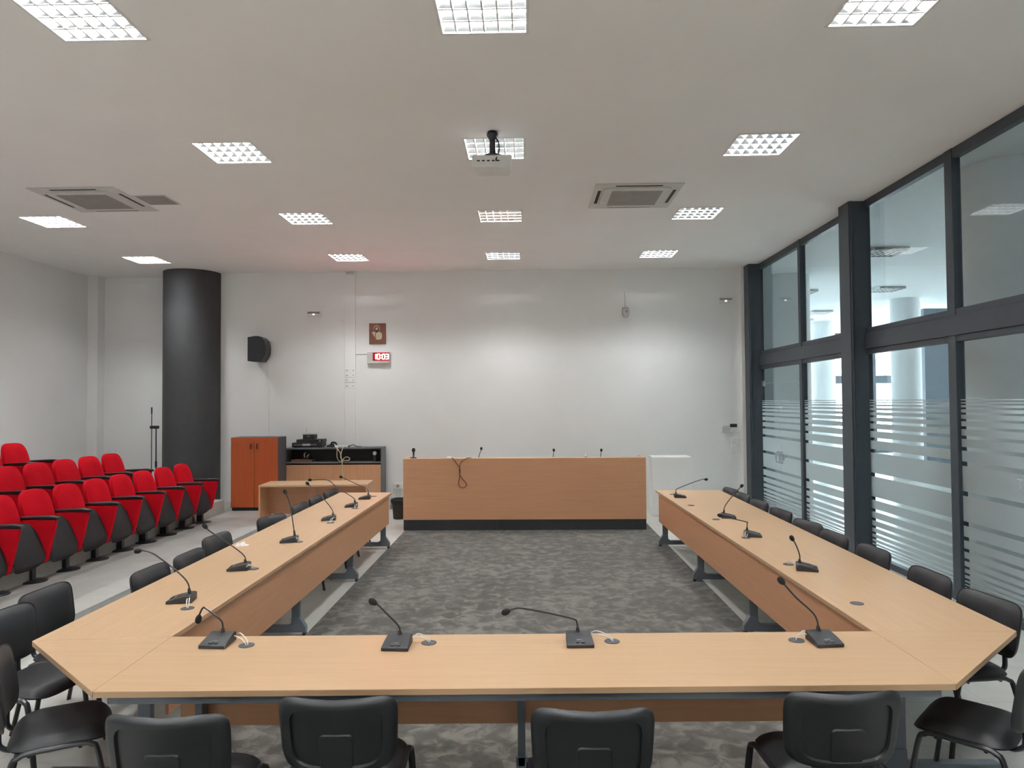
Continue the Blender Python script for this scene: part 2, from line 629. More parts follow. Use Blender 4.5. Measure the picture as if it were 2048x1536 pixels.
def storefront(name, along, a0, a1, fixed):
    w_ = struct(name)
    fr = MB()

    def bx(m, p, q, z0, z1, d=0.06):
        if along == 'x':
            m.box(p, q, fixed - d, fixed + d, z0, z1)
        else:
            m.box(fixed - d, fixed + d, p, q, z0, z1)
    bx(fr, a0, a1, 0, 0.1)
    bx(fr, a0, a1, 2.6, 2.9)
    bx(fr, a0, a1, 4.2, ZC)
    k = a0
    i = 0
    while k < a1:
        ww = 0.28 if i % 2 == 0 else 0.09
        bx(fr, k, k + ww, 0, ZC, 0.09 if i % 2 == 0 else 0.06)
        k += 2.05
        i += 1
    obj('frame', fr, 'frame_metal', w_, smooth=False)
    sp = MB()
    bx(sp, a0, a1, 0.1, 0.9, 0.05)
    obj('added_spandrel', sp, 'lobby_paint', w_, smooth=False)  # low wall added to block bright daylight behind the film's clear stripes
    g = MB()
    bx(g, a0, a1, 0.9, 4.2, 0.004)
    obj('pane', g, 'pane_glass', w_, smooth=False)


storefront('window_4', 'x', 4.6, LX, LY)
storefront('window_5', 'y', 15.0, LY, LX)


# ------------------------------------------------------------------ ceiling lights
def fitting(loc, label, lit=True, group='square louvre ceiling lights'):
    t = thing('ceiling_light', label, 'ceiling light', loc, 0, group)
    h = 0.285
    fr = MB()
    for a in ((-0.3, 0.3, -0.3, -0.28), (-0.3, 0.3, 0.28, 0.3), (-0.3, -0.28, -0.28, 0.28), (0.28, 0.3, -0.28, 0.28)):
        fr.box(*a, -0.006, 0.0)
    obj('frame', fr, 'white_plastic', t, smooth=False)
    hs = MB()
    hs.add([(-h, -h, 0), (h, -h, 0), (h, h, 0), (-h, h, 0), (-h, -h, 0.10), (h, -h, 0.10), (h, h, 0.10), (-h, h, 0.10)],
           [(4, 5, 6, 7), (0, 1, 5, 4), (1, 2, 6, 5), (2, 3, 7, 6), (3, 0, 4, 7)])
    obj('housing', hs, 'reflector_white', t, smooth=False)
    lv = MB()
    for k in range(1, 6):
        xx = -h + 2 * h * k / 6
        lv.prism([(xx - 0.006, 0.0), (xx + 0.006, 0.0), (xx + 0.003, 0.046), (xx - 0.003, 0.046)], -h, h, 'y')
    for k in range(0, 5):
        yy = -h + 2 * h * k / 4
        lv.box(-h, h, max(-h, yy - 0.008), min(h, yy + 0.008), 0.0, 0.005)
    obj('louvre', lv, 'reflector_white', t, smooth=False)
    rf = MB()
    for k in range(0, 5):
        yy = -h + 2 * h * k / 4
        l_, r_ = (0.0 if k == 0 else 1.0), (0.0 if k == 4 else 1.0)
        rf.prism([(yy - 0.006 * l_, 0.005), (yy + 0.006 * r_, 0.005), (yy + 0.022 * r_, 0.042), (yy - 0.022 * l_, 0.042)], -h, h, 'x')
    obj('reflector', rf, 'louvre_metal', t, smooth=False)
    for k in range(4):
        yy = (k - 1.5) * 2 * h / 4
        obj('fluorescent_tube', MB().tube([(-0.27, yy, 0.072), (0.27, yy, 0.072)], 0.013, 6, 0), 'tube_light' if lit else 'white_plastic', t)
    return t


ROWN = {4.45: 'nearest row', 6.94: 'second row from the camera', 9.47: 'third row from the camera', 12.05: 'row by the back wall'}
COLN = ['above the red seats', 'above the left table', 'above the middle of the room', 'above the right table']
light0 = None
for (yc, xs) in ROWS:
    for i, xc in enumerate(xs):
        if yc in ROWN:
            lab = 'lit square louvre light %s, %s' % (COLN[i], ROWN[yc])
        else:
            lab = 'lit square louvre ceiling light behind the camera'
        if light0 is None:
            light0 = fitting((xc, yc, ZC), lab)
        else:
            dup(light0, (xc, yc, ZC), 0, lab)
off0 = fitting((6.3, 16.4, ZC - 0.05), 'unlit louvre light on the lobby ceiling nearest the glass door', False, 'unlit lights on the lobby ceiling')
for (lx, ly, lb) in [(8.25, 20.2, 'unlit louvre light on the lobby ceiling left of the far lobby column'), (8.1, 16.1, 'unlit louvre light on the lobby ceiling above the pale column'),
                     (6.0, 12.0, 'unlit louvre light on the lobby ceiling right of the heavy glazing post'), (8.55, 22.3, 'farthest unlit louvre light on the lobby ceiling'), (8.3, 12.0, 'unlit louvre light on the lobby ceiling at the right picture edge')]:
    dup(off0, (lx, ly, ZC - 0.05), 0, lb)

# ------------------------------------------------------------------ projector, air conditioners, ceiling panel
p = thing('projector', 'white projector hanging from the ceiling on a black pole', 'projector', (-0.305, 6.5, ZC))
obj('pole', MB().lathe([(0.034, -0.012), (0.055, -0.02), (0.055, -0.04), (0.034, -0.07), (0.029, -0.075), (0.029, -0.215)], 20), 'black_metal', p)
obj('ceiling_plate', MB().lathe([(0.03, 0.0), (0.045, -0.004), (0.045, -0.012)], 20), 'black_metal', p)
obj('bracket', MB().tube([(-0.10, 0.0, -0.245), (-0.04, 0, -0.212), (0.04, 0, -0.212), (0.12, 0, -0.245)], 0.013, 8, 3).box(-0.10, 0.12, -0.05, 0.05, -0.252, -0.242), 'black_metal', p)
obj('body', MB().box(-0.18, 0.18, -0.13, 0.15, -0.37, -0.255), 'white_plastic', p, bevel=0.018, segs=3)
pm = MB()
for k in range(5):
    pm.box(-0.135 + k * 0.045, -0.11 + k * 0.045, -0.1325, -0.128, -0.318, -0.306)
obj('port', pm, 'slot_dark', p)
obj('lens', MB().lathe([(0.045, 0.0), (0.045, 0.03), (0.03, 0.034)], 24).xf(Matrix.Translation((-0.08, 0.145, -0.31)) @ Matrix.Rotation(-PI / 2, 4, 'X')), 'screen_dark', p)
obj('cable', MB().tube([(0.03, -0.02, -0.06), (0.06, -0.04, -0.12), (0.062, -0.05, -0.2), (0.05, -0.1, -0.26), (0.04, -0.145, -0.30), (0.04, -0.133, -0.315)], 0.007, 8, 4), 'black_metal', p)


def cassette(loc, label):
    t = thing('ceiling_air_conditioner', label, 'air conditioner', loc, 0, 'ceiling air conditioners')
    pn = MB()
    pn.box(-0.51, 0.51, -0.51, 0.51, -0.012, 0.0)
    obj('outer_panel', pn, 'off_white', t, bevel=0.006)
    inner = MB()
    inner.pad(0.80, 0.80, 9, lambda r: 0.03 if r < 0.96 else 0.026, lambda r: 0.006, lambda a, b, c: (a, b, -c))
    obj('cover', inner, 'off_white', t)
    gr = MB()
    gr.box(-0.30, 0.30, -0.30, 0.30, -0.032, -0.026)
    obj('intake_grille', gr, 'vent_grey', t)
    for k in range(4):
        s = MB().box(-0.27, 0.27, 0.425, 0.462, -0.014, -0.008).xf(Matrix.Rotation(k * PI / 2, 4, 'Z'))
        obj('air_slot', s, 'slot_dark', t)
    return t


c0 = cassette((1.315, 8.62, ZC), 'square ceiling air conditioner above the right side of the room')
dup(c0, (-5.23, 8.47, ZC), 0, 'square ceiling air conditioner above the red seats')
ap = thing('access_panel', 'small grey square access panel beside the left air conditioner', 'ceiling panel', (-4.5, 8.51, ZC))
obj('frame', MB().box(-0.2, 0.2, -0.2, 0.2, -0.006, 0.0), 'off_white', ap)
obj('grille', MB().box(-0.175, 0.175, -0.175, 0.175, -0.009, -0.005), 'vent_grey', ap)


# ------------------------------------------------------------------ tables
def slab(pts, z0=0.722, z1=0.75):
    return MB().prism(pts, z0, z1)


def c_leg(parent, tip, d, name='leg'):
    """one table leg: a foot running from the inner edge outwards along d, with its post near the tip"""
    d = Vector((d[0], d[1], 0)).normalized()
    n = Vector((-d.y, d.x, 0))
    M = Matrix(((d.x, n.x, 0, tip[0]), (d.y, n.y, 0, tip[1]), (0, 0, 1, 0), (0, 0, 0, 1)))
    m = MB()
    t = 0.02
    m.box(0.055, 0.125, -t, t, 0.08, 0.70)
    m.prism([(0.0, 0.03), (0.66, 0.03), (0.66, 0.055), (0.60, 0.085), (0.16, 0.085), (0.125, 0.11), (0.125, 0.16), (0.055, 0.16), (0.0, 0.075)], -0.03, 0.03, 'y')
    m.box(0.04, 0.60, -t, t, 0.685, 0.722)
    m.xf(M)
    o = obj(name, m, 'leg_metal', parent, bevel=0.004)
    obj('glide', MB().box(0.005, 0.03, -0.025, 0.025, 0.0, 0.032).xf(M), 'black_plastic', o)
    obj('glide', MB().box(0.61, 0.635, -0.025, 0.025, 0.0, 0.032).xf(M), 'black_plastic', o)
    return o


def grommet(parent, xy):
    return obj('cable_grommet', MB().lathe([(0.040, 0.7495), (0.040, 0.753), (0.034, 0.7545), (0.028, 0.7535)], 24, xy), 'dark_grey', parent)


lt = thing('conference_table', 'long beech conference table on the left, beside the red seats', 'table', (0, 0, 0), 0, 'tables of the U-shaped setting')
obj('tabletop', slab([(-1.928, 3.822), (-1.91, 9.93), (-2.645, 9.945), (-2.642, 3.752)]), 'beech_y', lt, bevel=0.002)
obj('modesty_panel', MB().prism([(-1.953, 3.84), (-1.937, 9.86), (-1.954, 9.86), (-1.970, 3.84)], 0.325, 0.722), 'panel_y', lt, bevel=0.001)
obj('frame_rail', MB().box(-2.60, -2.57, 3.9, 9.8, 0.685, 0.722), 'leg_metal', lt)
for y_ in (9.80, 8.00, 6.15, 3.74):
    c_leg(lt, (-1.914 - 0.003 * (9.8 - y_), y_), (-1, 0))
for xy in [(-2.094, 4.342), (-2.087, 5.372), (-2.08, 6.411), (-2.071, 7.419), (-2.06, 8.431), (-2.066, 9.503)]:
    grommet(lt, xy)

rt = thing('conference_table', 'long beech conference table on the right, beside the glass wall', 'table', (0, 0, 0), 0, 'tables of the U-shaped setting')
obj('tabletop', slab([(1.854, 3.908), (1.785, 10.05), (2.68, 10.02), (2.618, 3.908)]), 'beech_y', rt, bevel=0.002)
obj('modesty_panel', MB().prism([(1.878, 3.93), (1.812, 9.95), (1.829, 9.95), (1.895, 3.93)], 0.325, 0.722), 'panel_y', rt, bevel=0.001)
obj('frame_rail', MB().box(2.55, 2.58, 4.0, 9.9, 0.685, 0.722), 'leg_metal', rt)
for y_ in (9.86, 7.95, 6.18, 3.85):
    c_leg(rt, (1.790 + 0.011 * (9.86 - y_), y_), (1, 0))
for xy in [(1.927, 9.565), (1.942, 8.556), (1.972, 7.545), (1.975, 6.528), (1.974, 5.476), (2.009, 4.43)]:
    grommet(rt, xy)

ft_ = thing('conference_table', 'beech conference table nearest the camera, joining the two long tables', 'table', (0, 0, 0), 0, 'tables of the U-shaped setting')
obj('tabletop', slab([(-1.907, 3.09), (1.868, 3.187), (1.852, 3.906), (-1.927, 3.82)]), 'beech_x', ft_, bevel=0.002)
obj('modesty_panel', MB().prism([(-1.85, 3.763), (1.79, 3.848), (1.79, 3.864), (-1.85, 3.779)], 0.30, 0.722), 'panel_x', ft_, bevel=0.001)
obj('frame_rail', MB().prism([(-1.86, 3.118), (1.82, 3.212), (1.82, 3.242), (-1.86, 3.148)], 0.683, 0.722), 'leg_metal', ft_, bevel=0.002)
for x_, yb in ((-0.045, 3.855), (-1.72, 3.815), (1.66, 3.89)):
    c_leg(ft_, (x_, yb), (0, -1))
obj('bracket', MB().box(-0.13, 0.04, 3.793, 3.801, 0.545, 0.575).box(-0.12, -0.10, 3.783, 3.794, 0.55, 0.57).box(0.015, 0.035, 3.783, 3.794, 0.55, 0.57), 'steel', ft_)
for xy in [(-1.465, 3.68), (-0.523, 3.718), (0.43, 3.74), (1.388, 3.755)]:
    grommet(ft_, xy)

for pts, owner in (([(-1.909, 3.09), (-1.929, 3.819), (-2.642, 3.749)], lt), ([(1.870, 3.187), (1.854, 3.905), (2.617, 3.905)], rt)):
    obj('corner_top', slab(pts), 'beech_x', owner, bevel=0.0015)
    obj('corner_brace', MB().prism([(pts[0][0] * 0.6 + pts[1][0] * 0.4 + math.copysign(0.02, pts[0][0]), pts[1][1] - 0.35), (pts[1][0] + math.copysign(0.03, pts[0][0]), pts[1][1] - 0.02), (pts[1][0] + math.copysign(0.30, pts[0][0]), pts[1][1] - 0.05)], 0.69, 0.722), 'leg_metal', owner)

# small side desk in front of the sideboard
sd = thing('side_desk', 'small beech desk in front of the wide sideboard', 'desk', (-3.33, 11.2, 0), R(3.5))
obj('desktop', MB().box(-0.83, 0.83, -0.31, 0.31, 0.722, 0.75), 'beech_x', sd, bevel=0.002)
obj('side_panel', MB().box(-0.828, -0.803, -0.305, 0.30, 0.0, 0.722), 'panel_z', sd, bevel=0.001)
obj('side_panel', MB().box(0.803, 0.828, -0.305, 0.30, 0.0, 0.722), 'panel_z', sd, bevel=0.001)
obj('side_panel', MB().box(-0.41, -0.35, 0.06, 0.15, 0.0, 0.26), 'panel_z', sd, bevel=0.001)
obj('modesty_panel', MB().box(-0.803, 0.803, 0.15, 0.17, 0.24, 0.722), 'panel_x', sd, bevel=0.001)

# head desk on the carpet
hd = thing('head_desk', 'wide beech head desk with black plinth facing the room', 'desk', (0, 0, 0))
Z0 = 0.008
obj('front_panel', MB().box(-1.955, 1.832, 11.10, 11.125, 0.172, 1.125), 'panel_x', hd, bevel=0.002)
obj('plinth', MB().box(-1.95, 1.828, 11.105, 11.135, Z0, 0.172), 'plinth_black', hd)
obj('side_panel', MB().box(-1.955, -1.93, 11.125, 11.75, Z0, 1.125), 'panel_z', hd, bevel=0.002)
obj('side_panel', MB().box(1.807, 1.832, 11.125, 11.75, Z0, 1.125), 'panel_z', hd, bevel=0.002)
obj('worktop', MB().box(-1.93, 1.807, 11.135, 11.80, 0.80, 0.83), 'beech_x', hd, bevel=0.002)
obj('top_ledge', MB().box(-1.93, 1.807, 11.125, 11.32, 1.097, 1.122), 'beech_x', hd, bevel=0.002)


# ------------------------------------------------------------------ chairs
def build_chair(label, group):
    t = thing('stacking_chair', label, 'chair', (0, 0, 0), 0, group)
    # backrest: plastic shell behind, upholstered pad in front
    tilt = R(9)

    def warp(dy, dip=0.016):
        def f(a, b, d):
            zz = b + 0.165
            zn = max(0.0, b / 0.165)
            zz -= dip * (1 - (a / 0.24) ** 2) * zn
            aa = a * (1 + 0.03 * (b / 0.165))
            yy = d + dy + 0.050 * (a / 0.24) ** 2 - 0.012
            return (aa, -0.235 + yy * math.cos(tilt) - zz * math.sin(tilt), 0.50 + zz * math.cos(tilt) + yy * math.sin(tilt))
        return f

    def shell_back(r):
        if r < 0.755:
            return -0.012
        if r < 0.80:
            return -0.024
        return -0.024 + 0.024 * max(0, (r - 0.88) / 0.12) ** 2.2
    sh = MB().pad(0.48, 0.335, 5, lambda r: 0.004, shell_back, warp(0.0))
    obj('back_shell', sh, 'black_plastic', t)
    pd = MB().pad(0.465, 0.322, 5, lambda r: 0.034 * (1 - r ** 5), lambda r: 0.0, warp(0.004))
    obj('backrest', pd, 'black_leather', t)
    cv = MB().pad(0.15, 0.17, 8, lambda r: -0.010, lambda r: -0.019 if r < 0.93 else -0.011, lambda a, b, d: warp(0, 0)(a, b - 0.065, d), 32)
    obj('bracket_cover', cv, 'black_plastic', t)
    # seat
    st = MB().pad(0.47, 0.42, 4.5, lambda r: 0.048 * (1 - r ** 7), lambda r: 0.0,
                  lambda a, b, d: (a, b, 0.425 + d - 0.02 * max(0, (b - 0.12) / 0.09) ** 2 + 0.008 * (a / 0.235) ** 2))
    obj('seat', st, 'black_leather', t)
    us = MB().pad(0.462, 0.412, 4.5, lambda r: 0.0, lambda r: -0.018 * (1 - r ** 6),
                  lambda a, b, d: (a, b, 0.424 + d - 0.02 * max(0, (b - 0.12) / 0.09) ** 2))
    obj('seat_shell', us, 'black_plastic', t)
    for s in (-1, 1):
        xx = s * 0.235
        fl = MB().tube([(s * 0.262, 0.225, 0.0), (s * 0.245, 0.165, 0.36), (xx + s * 0.005, 0.135, 0.415), (xx, 0.09, 0.425), (xx, -0.02, 0.425)], 0.0125, 10, 4, 1.3)
        obj('leg', fl, 'black_metal', t)
        rl = MB().tube([(s * 0.262, -0.265, 0.0), (s * 0.245, -0.185, 0.36), (xx + s * 0.005, -0.15, 0.415), (xx, -0.10, 0.425), (xx, -0.02, 0.425)], 0.0125, 10, 4, 1.3)
        obj('leg', rl, 'black_metal', t)
        sp = MB().tube([(s * 0.115, 0.05, 0.408), (s * 0.115, -0.16, 0.408), (s * 0.117, -0.205, 0.412), (s * 0.118, -0.235, 0.435), (s * 0.118, -0.240, 0.475), (s * 0.118, -0.238, 0.525)], 0.0115, 10, 4, 1.4)
        obj('back_support', sp, 'black_metal', t)
    obj('crossbar', MB().tube([(-0.235, 0.09, 0.412), (0.235, 0.09, 0.412)], 0.010, 8, 0).tube([(-0.235, -0.11, 0.412), (0.235, -0.11, 0.412)], 0.010, 8, 0), 'black_metal', t)
    return t


NTH = ['first', 'second', 'third', 'fourth', 'fifth', 'sixth', 'seventh', 'eighth', 'ninth']
G_F, G_R, G_L = 'chairs along the near table', 'chairs along the right table', 'chairs along the left table'
chair0 = build_chair('black chair at the near table, leftmost of the four seen from behind', G_F)
# backs: top centre is about 0.29 behind the seat's origin
chair0.location = (-1.405, 2.985, 0)
chair0.rotation_euler = (0, 0, R(1))
dup(chair0, (-0.79, 3.15, 0), R(2), 'black chair at the near table, second from the left, back towards us', G_F)
dup(chair0, (0.242, 3.05, 0), R(0.5), 'black chair at the near table, just right of the middle table leg', G_F)
dup(chair0, (1.27, 3.21, 0), R(2.5), 'black chair at the near table, rightmost of the four seen from behind', G_F)
RC = [(2.71, 9.58), (2.71, 9.05), (2.71, 8.42), (2.71, 7.70), (2.71, 6.97), (2.71, 6.38), (2.75, 5.75), (2.74, 4.93), (2.745, 4.32)]
for i, (cx, cy) in enumerate(RC):
    lab = 'black chair at the right table, %s from the far end' % NTH[i] if i < 8 else 'black chair at the right table, nearest one behind its front corner'
    rz = R(90 + [7, 3, 6, 7, 12, 5, 4, 2, 8][i])
    off = Vector((0, 0.265, 0))
    off.rotate(Matrix.Rotation(rz, 3, 'Z'))
    dup(chair0, (cx + 0.03 + off.x, cy * 1.008 + off.y, 0), rz, lab, G_R)
LCH = [(-2.70, 9.70), (-2.70, 9.03), (-2.70, 8.37), (-2.72, 7.50), (-2.83, 6.42), (-2.72, 5.67), (-2.75, 5.13), (-3.13, 4.56), (-3.05, 4.06)]
for i, (cx, cy) in enumerate(LCH):
    lab = 'black chair at the left table, %s from the far end' % NTH[i] if i < 8 else 'large-looking black chair at the left front corner, its back at the picture edge'
    rz = R(-90 + [-6, -3, -4, -17, -5, -1, -2, -1, -7][i])
    off = Vector((0, 0.265, 0))
    off.rotate(Matrix.Rotation(rz, 3, 'Z'))
    dup(chair0, (cx - 0.015 + off.x, cy + off.y, 0), rz, lab, G_L)
dup(chair0, (-2.29, 3.47, 0), R(-61), 'black chair under the left front corner, seat in view, back cut off', 'chairs at the front corners')
dup(chair0, (2.13, 3.53, 0), R(47), 'black chair at the bottom right corner, seat in view beside the near table', 'chairs at the front corners')


# ------------------------------------------------------------------ microphones
def mic(base, rz, neck, label, cable_to=None, group='gooseneck microphones on the tables'):
    t = thing('gooseneck_microphone', label, 'microphone', (base[0], base[1], 0.75), rz, group)
    m = MB()
    # wedge: low front edge at -y, tall rear
    w0, w1 = 0.070, 0.062
    prof = [(-0.075, 0.0), (-0.075, 0.018), (-0.02, 0.034), (0.055, 0.050), (0.075, 0.046), (0.075, 0.0)]
    vs = [(s * (w0 + (w1 - w0) * (yy + 0.075) / 0.15), yy, zz) for s in (-1, 1) for (yy, zz) in prof]
    n = len(prof)
    fs = [tuple(range(n)), tuple(range(2 * n - 1, n - 1, -1))] + [(i, n + i, n + (i + 1) % n, (i + 1) % n) for i in range(n)]
    m.add(vs, [f[::-1] for f in fs])
    obj('base', m, 'mic_black', t, bevel=0.004)
    b = MB()
    for xx in (-0.014, 0.014):
        b.box(xx - 0.010, xx + 0.010, -0.062, -0.048, 0.0205, 0.0285)
    obj('button', b, 'dark_grey', t)
    obj('marking', MB().box(-0.016, 0.016, -0.0375, -0.0345, 0.0275, 0.0312), 'silver', t)
    inv = Matrix.Rotation(-rz, 4, 'Z') @ Matrix.Translation((-base[0], -base[1], -0.75))
    P = [inv @ Vector(q) for q in neck]
    obj('neck', MB().tube(P, 0.0048, 8, 5), 'black_metal', t)
    obj('neck_collar', MB().tube([P[0] - Vector((0, 0, 0.012)), P[0] + (P[1] - P[0]) * 0.45], [0.014, 0.008], 12, 0), 'mic_black', t)
    d = (P[-1] - P[-2]).normalized()
    e = P[-1]
    obj('head', MB().tube([e - d * 0.022, e - d * 0.014, e - d * 0.004, e + d * 0.010, e + d * 0.020, e + d * 0.025], [0.007, 0.013, 0.0165, 0.0165, 0.012, 0.004], 14, 0), 'mic_foam', t)
    if cable_to:
        g = inv @ Vector((cable_to[0], cable_to[1], 0.755))
        s = Vector((0.06 if g.x > 0 else -0.06, 0.06, 0.03))
        c = MB()
        for k in (-1, 1):
            o2 = Vector((0.006, 0.009, 0)) * k
            mid = (s + g) / 2
            c.tube([s + o2, s + (mid - s) * 0.6 + o2 + Vector((0, 0, 0.016 + 0.006 * k)), mid + (g - mid) * 0.5 + o2 + Vector((0, 0, 0.018)), g + o2 * 0.6 + Vector((0, 0, 0.006)), g + o2 * 0.3 - Vector((0, 0, 0.006))], 0.0028, 6, 4)
        obj('cable', c, 'cable_white', t)
    return t


NK = {
 'M1': [(-1.618,3.749,0.800),(-1.621,3.749,0.837),(-1.634,3.749,0.863),(-1.709,3.749,0.921),(-1.728,3.749,0.921),(-1.744,3.749,0.889),(-1.749,3.749,0.866)],
 'M2': [(-0.673,3.715,0.800),(-0.681,3.715,0.839),(-0.738,3.715,0.898),(-0.791,3.715,0.950),(-0.814,3.715,0.963)],
 'M3': [(0.255,3.762,0.800),(0.250,3.762,0.839),(0.232,3.762,0.860),(0.109,3.762,0.889),(-0.035,3.762,0.915),(-0.082,3.762,0.912),(-0.122,3.762,0.897)],
 'M4': [(1.508,3.768,0.800),(1.501,3.768,0.849),(1.476,3.768,0.893),(1.392,3.768,0.971),(1.320,3.768,1.054)],
 'M5': [(-2.159,4.509,0.800),(-2.175,4.509,0.866),(-2.234,4.509,0.930),(-2.337,4.509,1.009),(-2.412,4.509,1.057),(-2.467,4.509,1.070),(-2.496,4.509,1.067)],
 'M6': [(-2.143,5.368,0.800),(-2.162,5.368,0.857),(-2.277,5.368,0.944),(-2.411,5.368,1.031),(-2.457,5.368,1.073)],
 'M7': [(-2.120,6.433,0.800),(-2.138,6.433,0.913),(-2.156,6.433,1.035),(-2.179,6.433,1.126),(-2.211,6.433,1.198)],
 'M8': [(-2.097,7.630,0.800),(-2.113,7.630,0.859),(-2.189,7.630,0.956),(-2.324,7.630,1.085),(-2.378,7.630,1.139)],
 'M9': [(-2.090,8.581,0.800),(-2.121,8.581,0.860),(-2.309,8.581,0.976),(-2.431,8.581,1.073),(-2.644,8.581,1.074)],
 'M10': [(-2.088,9.274,0.800),(-2.101,9.274,0.865),(-2.219,9.274,0.931),(-2.449,9.274,1.037)],
 'M11': [(1.915,9.280,0.800),(1.915,9.280,0.839),(1.967,9.280,0.877),(2.227,9.280,0.973),(2.304,9.280,0.979)],
 'M12': [(2.082,7.658,0.800),(2.099,7.658,0.874),(2.180,7.658,0.980),(2.277,7.658,1.086)],
 'M13': [(2.015,6.627,0.800),(2.016,6.627,0.864),(2.011,6.627,0.878),(1.861,6.627,0.915),(1.769,6.627,0.939)],
 'M14': [(1.999,5.320,0.800),(2.000,5.320,0.855),(1.975,5.320,0.929),(1.947,5.320,0.977)],
}
# base angle: 0 = buttons towards the camera, -90 = buttons to the left, 90 = buttons to the right
MC = [('M1', -3, 'microphone on the near table, leftmost, neck hooked down at the tip', (-1.465, 3.68)),
      ('M2', -3, 'microphone on the near table, left of the middle, neck leaning left', (-0.523, 3.718)),
      ('M3', 2, 'microphone on the near table with a long neck bent almost level', (0.43, 3.74)),
      ('M4', 6, 'microphone on the near table, rightmost, long straight leaning neck', (1.388, 3.755)),
      ('M5', -82, 'microphone on the left table nearest the camera, long neck arching left', (-2.094, 4.342)),
      ('M6', -82, 'microphone on the left table, second from the near end', (-2.087, 5.372)),
      ('M7', -80, 'microphone on the left table with an almost upright neck', (-2.08, 6.411)),
      ('M8', -78, 'microphone on the left table, fourth from the near end', (-2.071, 7.419)),
      ('M9', -80, 'microphone on the left table, second from its far end, neck tip level', (-2.06, 8.431)),
      ('M10', -84, 'microphone at the far end of the left table', None),
      ('M11', 84, 'microphone at the far end of the right table', None),
      ('M12', 80, 'microphone on the right table, second from its far end', None),
      ('M13', 78, 'microphone on the right table with its neck bent sharply sideways', (1.975, 6.528)),
      ('M14', 72, 'microphone on the right table nearest the camera, short upright neck', (1.974, 5.476))]
for key, ang, lab, gr_ in MC:
    rz = R(ang)
    off = Vector((0, 0.050, 0))
    off.rotate(Matrix.Rotation(rz, 3, 'Z'))
    nk = NK[key]
    mic((nk[0][0] - off.x, nk[0][1] - off.y), rz, nk, lab, gr_)

# crumpled paper on the left table
pm = MB().pad(0.11, 0.08, 2.4, lambda r: 0.022 * (1 - r ** 3), lambda r: 0.0, lambda a, b, d: (a + 0.008 * math.sin(b * 190), b + 0.006 * math.sin(a * 160), d * (1 + 0.5 * math.sin(a * 120 + b * 90)) + 0.0006), 22)
po = obj('crumpled_paper', pm, 'paper_white')
po.location = (-2.53, 6.25, 0.751)
tag(po, 'crumpled white paper on the left table', 'paper')


# ------------------------------------------------------------------ red auditorium seats (facing +x)
def build_seat(label, group):
    t = thing('auditorium_seat', label, 'auditorium seat', (0, 0, 0), 0, group)

    def bw(a, b, d):
        zz = b + 0.30
        k = zz / 0.6
        tp = 1 - 0.06 * max(0, k - 0.45)
        return (-0.03 + d - 0.22 * k + 0.05 * k * k + 0.02 * (a / 0.24) ** 2, a * tp, 0.335 + zz)
    obj('backrest', MB().pad(0.475, 0.60, 3.6, lambda r: 0.045 * (1 - r ** 4) + 0.02, lambda r: -0.025, bw, 44), 'red_fabric', t)
    obj('back_shell', MB().pad(0.465, 0.585, 3.6, lambda r: -0.024, lambda r: -0.024 - 0.04 * (1 - r ** 4), bw, 44), 'black_plastic', t)

    SP = [(0.0, 0.15), (0.12, 0.20), (0.3, 0.195), (0.55, 0.150), (0.8, 0.095), (1.0, 0.035)]

    def sw(a, b, d):
        k = min(1.0, max(0.0, (b + 0.24) / 0.48))
        px = 0.0
        for (k0, x0), (k1, x1) in zip(SP, SP[1:]):
            if k <= k1:
                px = x0 + (x1 - x0) * (k - k0) / (k1 - k0)
                break
        wid = 1 - 0.05 * k * k
        return (px + d - 0.015 * (a / 0.23) ** 2, a * wid, 0.165 + 0.475 * k)
    obj('seat', MB().pad(0.44, 0.46, 4.0, lambda r: 0.0, lambda r: -0.075 * (1 - r ** 6) - 0.01, sw, 36), 'red_fabric', t)
    obj('seat_shell', MB().pad(0.465, 0.48, 4.2, lambda r: 0.012 * (1 - r ** 6), lambda r: -0.005, sw, 36), 'seat_grey', t)
    obj('side_panel', MB().prism([(-0.13, 0.645), (0.285, 0.655), (0.28, 0.61), (0.193, 0.235), (0.17, 0.20), (0.05, 0.19), (-0.07, 0.3)], 0.235, 0.285, 'y'), 'red_fabric', t, bevel=0.012)
    obj('armrest', MB().prism([(-0.16, 0.655), (-0.15, 0.675), (0.22, 0.690), (0.305, 0.678), (0.315, 0.655), (0.30, 0.645)], 0.23, 0.29, 'y'), 'black_plastic', t, bevel=0.008)
    pdm = MB().box(-0.045, 0.045, 0.23, 0.29, 0.012, 0.21)
    obj('pedestal', pdm, 'black_metal', t, bevel=0.004)
    obj('base_plate', MB().lathe([(0.15, 0.0), (0.15, 0.008), (0.13, 0.016), (0.04, 0.022)], 28, (0.02, 0.26), sy=0.9), 'black_metal', t)
    obj('beam', MB().box(-0.035, 0.015, -0.262, 0.262, 0.15, 0.20), 'black_metal', t, bevel=0.004)
    return t


PITCH = 0.525
seat0 = None
ROW = [(-5.155, 10.83, 9, 0.15, 'front'), (-5.90, 10.24, 7, 0.36, 'second'), (-6.94, 9.68, 3, 0.55, 'back')]
for (sx, sy, n_, sz, rn) in ROW:
    for k in range(n_):
        lab = 'red folding seat in the %s row, %s from its far end' % (rn, NTH[k])
        if k == 0 and rn != 'back':
            lab = 'red folding seat at the far end of the %s row' % rn
        loc = (sx - 0.014 * k if rn == 'front' else sx, sy - PITCH * k, sz)
        if seat0 is None:
            seat0 = build_seat(lab, 'red seats in the %s row' % rn)
            seat0.location = loc
        else:
            dup(seat0, loc, 0, lab, 'red seats in the %s row' % rn)

